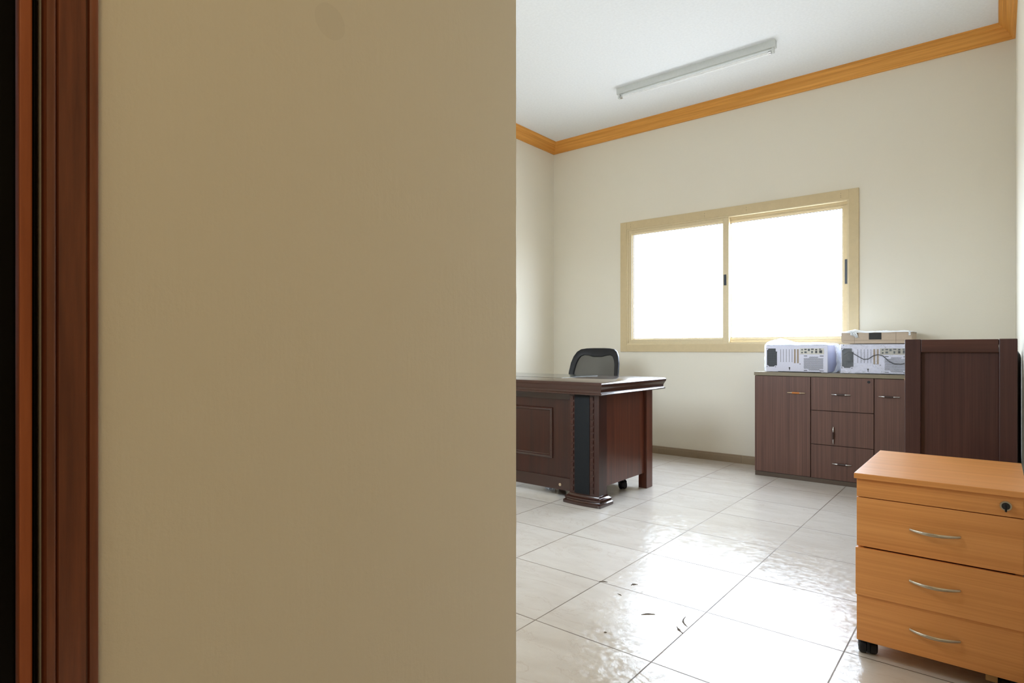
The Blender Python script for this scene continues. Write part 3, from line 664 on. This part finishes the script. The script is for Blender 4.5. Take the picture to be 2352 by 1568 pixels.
# ------------------------------------------------------------------ executive desk
t = thing('executive_desk', 'large dark mahogany executive desk with black leather corner inlay', 'desk', (-2.78, 3.65, 0))
DXR, DXL, DF, DR = -1.893, -3.655, 3.185, 4.105
TP = [(0.030, 0.706), (0.012, 0.706), (0.006, 0.708), (0.004, 0.713), (0.006, 0.718), (0.013, 0.721), (0.016, 0.728), (0.014, 0.740), (0.008, 0.754), (0.002, 0.764),
      (0.000, 0.772), (0.000, 0.777), (0.003, 0.783), (0.008, 0.787), (0.014, 0.789)]
b = BM(); rect_loft(b, DXL, DXR, DF, DR, TP); obj('desktop', b, 'mahogany_x', t, True)
b = BM(); box(b, -3.10, -2.425, 3.525, 4.02, 0.7885, 0.7905, 0.0005); obj('writing_pad', b, 'pad', t, label='dark grey-green writing pad')
def column(xa, xb):
    """curved corner column standing on a stepped plinth"""
    def outline(x0, x1, yf, yb, bow_, n=12):
        pts = [(x0+(x1-x0)*i/n, yf-bow_*(1-(2*i/n-1)**2)) for i in range(n+1)]
        return pts+[(x1, yb), (x0, yb)]
    b = BM(); o = outline(xa, xb, 3.248, 3.345, 0.010); prism(b, [(x, y, 0.05) for x, y in o], [(x, y, 0.707) for x, y in o]); c = obj('corner_column', b, 'mahogany', t, True)
    b = BM(); rings = []
    for e, z in ((0.028, 0.0), (0.030, 0.004), (0.030, 0.020), (0.022, 0.025), (0.020, 0.030), (0.024, 0.036), (0.022, 0.044), (0.012, 0.050), (0.006, 0.056), (0.004, 0.064), (0.0, 0.066)):
        o = outline(xa-e, xb+e, 3.248-e*1.1, 3.345+e, 0.012); rings.append([(x, y, z) for x, y in o])
    loft(b, rings); obj('plinth', b, 'mahogany_x', t, True)
    cx = (xa+xb)/2; w_ = 0.057
    f = lambda x: 3.248-0.010*(1-(2*(x-xa)/(xb-xa)-1)**2)
    b = BM(); n = 10; xs = [cx-w_-0.010+2*w_*i/n for i in range(n+1)]
    prism(b, [(x, f(x)-0.004, 0.070) for x in xs]+[(x, f(x)+0.004, 0.070) for x in xs[::-1]], [(x, f(x)-0.004, 0.706) for x in xs]+[(x, f(x)+0.004, 0.706) for x in xs[::-1]])
    obj('leather_inlay', b, 'leather_black', c, True, label='black leather inlay')
    for x in (xs[0]-0.018, xs[-1]+0.018):
        b = BM(); box(b, x-0.013, x+0.013, f(x)-0.0015, f(x)+0.004, 0.072, 0.704)
        for k in range(16): zz = 0.080+k*0.0392; box(b, x-0.009, x+0.009, f(x)-0.0075, f(x), zz, zz+0.027, 0.002)
        obj('dentil_strip', b, 'mahogany', c)
column(-2.170, -1.950); column(-3.600, -3.380)
for xa in (-1.985, -3.580):
    b = BM(); box(b, xa, xa+0.018, 3.345, 3.90, 0.110, 0.707); obj('side_panel', b, 'desk_panel', t)
for xa in (-2.012, -3.602):
    b = BM(); box(b, xa, xa+0.064, 3.900, 3.992, 0.0, 0.707, 0.002); obj('leg', b, 'desk_panel', t)
b = BM(); box(b, -3.380, -2.170, 3.300, 3.320, 0.055, 0.707); fp = obj('modesty_panel', b, 'mahogany', t)
b = BM(); box(b, -3.380, -2.171, 3.288, 3.300, 0.055, 0.138, 0.003); box(b, -3.380, -2.171, 3.288, 3.300, 0.660, 0.7065, 0.003)
cyl(b, (-2.274, 3.2875, 0.090), (-2.274, 3.284, 0.090), 0.010, n=24, mi=1)
obj('bottom_rail', b, ['mahogany_x', 'brass_oval'], fp)
b = BM()
mx0, mx1, mz0, mz1 = -3.21, -2.340, 0.257, 0.602
loft(b, [[(mx0+a, 3.300-h, mz0+a), (mx1-a, 3.300-h, mz0+a), (mx1-a, 3.300-h, mz1-a), (mx0+a, 3.300-h, mz1-a)] for a, h in ((0, 0), (0.002, 0.009), (0.007, 0.012), (0.013, 0.008), (0.018, 0.010), (0.022, 0.004), (0.026, 0.002))], cap=False)
obj('raised_moulding', b, 'mahogany_x', fp, True)

# drawer pedestal under the desk
t = thing('under_desk_drawers', 'dark wooden drawer unit on black casters beneath the desk', 'drawer unit', (-2.25, 3.70, 0))
b = BM(); box(b, -2.44, -2.03, 3.44, 3.94, 0.085, 0.61, 0.002); obj('carcass', b, 'mahogany', t)
for za, zb in ((0.09, 0.27), (0.275, 0.44), (0.445, 0.605)):
    b = BM(); box(b, -2.437, -2.033, 3.941, 3.956, za, zb, 0.001); d = obj('drawer', b, 'mahogany_x', t)
    b = BM(); bow(b, -2.30, -2.17, (za+zb)/2, 3.985, -0.0, 0.004); obj('handle', b, 'nickel', d)
for x, y in ((-2.07, 3.78), (-2.40, 3.50), (-2.07, 3.50), (-2.40, 3.90)): caster(t, x, y, 0.086, 0.9, 0.030, 0.05)
# small crumpled plastic scrap below the desk
b = BM(); sheet(b, lambda u, v: (-2.50+0.085*u, 3.42+0.06*v+nz(u*5, v*5, 1, 0.02), 0.001+0.022*abs(nz(u*6, v*6, 4, 1.6))), 14, 12)
single('plastic_scrap', b, 'film', 'small crumpled clear plastic scrap on the floor under the desk', 'plastic scrap', True)

# ------------------------------------------------------------------ office chair behind the desk
t = thing('office_chair', 'black mesh-back office chair behind the mahogany desk', 'chair', (-2.775, 4.37, 0), R(4))
def backpt(s, z, off=0.0):
    """chair back surface, leaning away from the desk and gently curved"""
    y = 0.12+0.30*(z-0.50)+0.045*(1-(s/0.24)**2)-0.03
    return (s, y+off, z)
OUT = [(0.120, 0.500), (0.185, 0.520), (0.225, 0.600), (0.243, 0.700), (0.244, 0.790), (0.238, 0.870), (0.222, 0.930), (0.198, 0.972), (0.165, 0.995), (0.110, 1.003), (0.050, 1.005)]
INN = [(0.110, 0.535), (0.150, 0.550), (0.183, 0.610), (0.200, 0.700), (0.200, 0.790), (0.190, 0.860), (0.175, 0.905), (0.158, 0.930), (0.130, 0.942), (0.085, 0.938), (0.040, 0.926)]
def full(h): return h+[(-x, z) for x, z in h[::-1]]
o_, i_ = full(OUT), full(INN)
b = BM(); n = len(o_); V = []
for off in (-0.014, 0.016):
    V.append([[b.verts.new(backpt(x, z, off)) for x, z in o_], [b.verts.new(backpt(x, z, off)) for x, z in i_]])
for k in range(n):
    j = (k+1) % n
    b.faces.new((V[0][0][k], V[0][0][j], V[0][1][j], V[0][1][k])); b.faces.new((V[1][0][k], V[1][1][k], V[1][1][j], V[1][0][j]))
    b.faces.new((V[0][0][k], V[1][0][k], V[1][0][j], V[0][0][j])); b.faces.new((V[0][1][k], V[0][1][j], V[1][1][j], V[1][1][k]))
br = obj('backrest', b, 'black_plastic', t, False, True)
bv = br.modifiers.new('bevel', 'BEVEL'); bv.width = 0.007; bv.segments = 3; bv.limit_method = 'ANGLE'; bv.angle_limit = R(50)
for p in br.data.polygons: p.use_smooth = True
b = BM(); m_ = len(i_)//2; g = []
for k in range(m_):
    (xa, za), zb = i_[k], i_[k][1]
    g.append([b.verts.new(backpt(xa*1.03*(1-2*q/12), za-(0.0), 0.002)) for q in range(13)])
for a in range(m_-1):
    for q in range(12): b.faces.new((g[a][q], g[a+1][q], g[a+1][q+1], g[a][q+1]))
obj('mesh_panel', b, 'chair_mesh', br, True, True, label='dark grey mesh')
b = BM(); box(b, -0.24, 0.24, -0.28, 0.20, 0.44, 0.51, 0.03, seg=4); obj('seat', b, 'charcoal', t, True, True)
b = BM(); tube(b, [(0, 0.05, 0.43), (0, 0.20, 0.42), (0, 0.235, 0.48), (0, 0.20, 0.60)], 0.018, 10, flat=2.2, up=(1, 0, 0)); obj('back_bracket', b, 'black_plastic', t, True, True)
for s in (-1, 1):
    b = BM(); tube(b, [(s*0.20, 0, 0.43), (s*0.28, 0, 0.45), (s*0.285, 0.0, 0.60), (s*0.28, -0.02, 0.65)], 0.014, 10); box(b, s*0.28-0.03, s*0.28+0.03, -0.14, 0.10, 0.645, 0.672, 0.01, seg=3); obj('armrest', b, 'black_plastic', t, True, True)
b = BM(); cyl(b, (0, 0, 0.10), (0, 0, 0.30), 0.026); cyl(b, (0, 0, 0.29), (0, 0, 0.44), 0.014)
box(b, -0.09, 0.09, -0.09, 0.09, 0.42, 0.442, 0.004); obj('gas_lift', b, 'black_plastic', t, True, True)
b = BM()
for k in range(5):
    a = R(72*k+18); c, s_ = math.cos(a), math.sin(a)
    tube(b, [(0, 0, 0.125), (c*0.15, s_*0.15, 0.10), (c*0.30, s_*0.30, 0.075)], [0.026, 0.02, 0.014], 10)
obj('star_base', b, 'black_plastic', t, True, True)
for k in range(5):
    a = R(72*k+18); x, y = math.cos(a)*0.295, math.sin(a)*0.295; b = BM()
    for s in (-1, 1): cyl(b, (x-s_*0-0.006*s, y, 0.026), (x-0.022*s, y, 0.026), 0.026, n=20)
    cyl(b, (x, y, 0.02), (x, y, 0.082), 0.006, n=8); obj('caster', b, 'black_plastic', t, True, True)

# ------------------------------------------------------------------ dried dirt marks on the floor
def fleck(name, label, x, y, L, ang, wd, curve=0.2, seed=0):
    b = BM(); n = 12; top, bot = [], []
    for i in range(n+1):
        q = i/n; ww = wd*(0.6+abs(nz(q*5, seed+0.37, 0.4, 2.0)))*math.sin(math.pi*min(0.93, max(0.07, q)))
        cx = (q-0.5)*L; cy = curve*L*math.sin(math.pi*q)
        top.append((cx, cy+ww)); bot.append((cx, cy-ww))
    o = top+bot[::-1]; c, s = math.cos(ang), math.sin(ang)
    f = lambda p, z: (x+p[0]*c-p[1]*s, y+p[0]*s+p[1]*c, z)
    prism(b, [f(p, 0.0) for p in o], [f(p, 0.0015) for p in o])
    return single(name, b, 'grime', label, 'dirt', group='dirt flecks on the floor tiles')
fleck('dirt_fleck', 'small brown speck cluster nearest the dark desk on the tiles', -1.193, 2.276, 0.030, 0.9, 0.006, 0.2, 1)
fleck('dirt_fleck', 'short dark horizontal smear left in the bright window reflection', -1.020, 2.054, 0.052, 0.75, 0.005, 0.1, 2)
fleck('dirt_fleck', 'long curved grey streak in the bright window reflection', -0.884, 2.090, 0.085, 2.05, 0.003, 0.15, 3)
fleck('dirt_fleck', 'short slanted dark streak touching the diagonal tile joint', -0.878, 2.014, 0.050, -0.75+math.pi, 0.004, 0.05, 4)
fleck('dirt_fleck', 'tiny slanted brown fleck just below the speck cluster', -1.192, 2.146, 0.022, -0.3, 0.003, 0.1, 5)
fleck('dirt_fleck', 'tiny lone dark dot on the lowest tile row', -1.073, 1.830, 0.010, 0.6, 0.004, 0.0, 6)
fleck('dirt_fleck', 'small brown smear beside the crossing of two tile joints', -1.311, 2.220, 0.036, 0.5, 0.004, 0.15, 7)
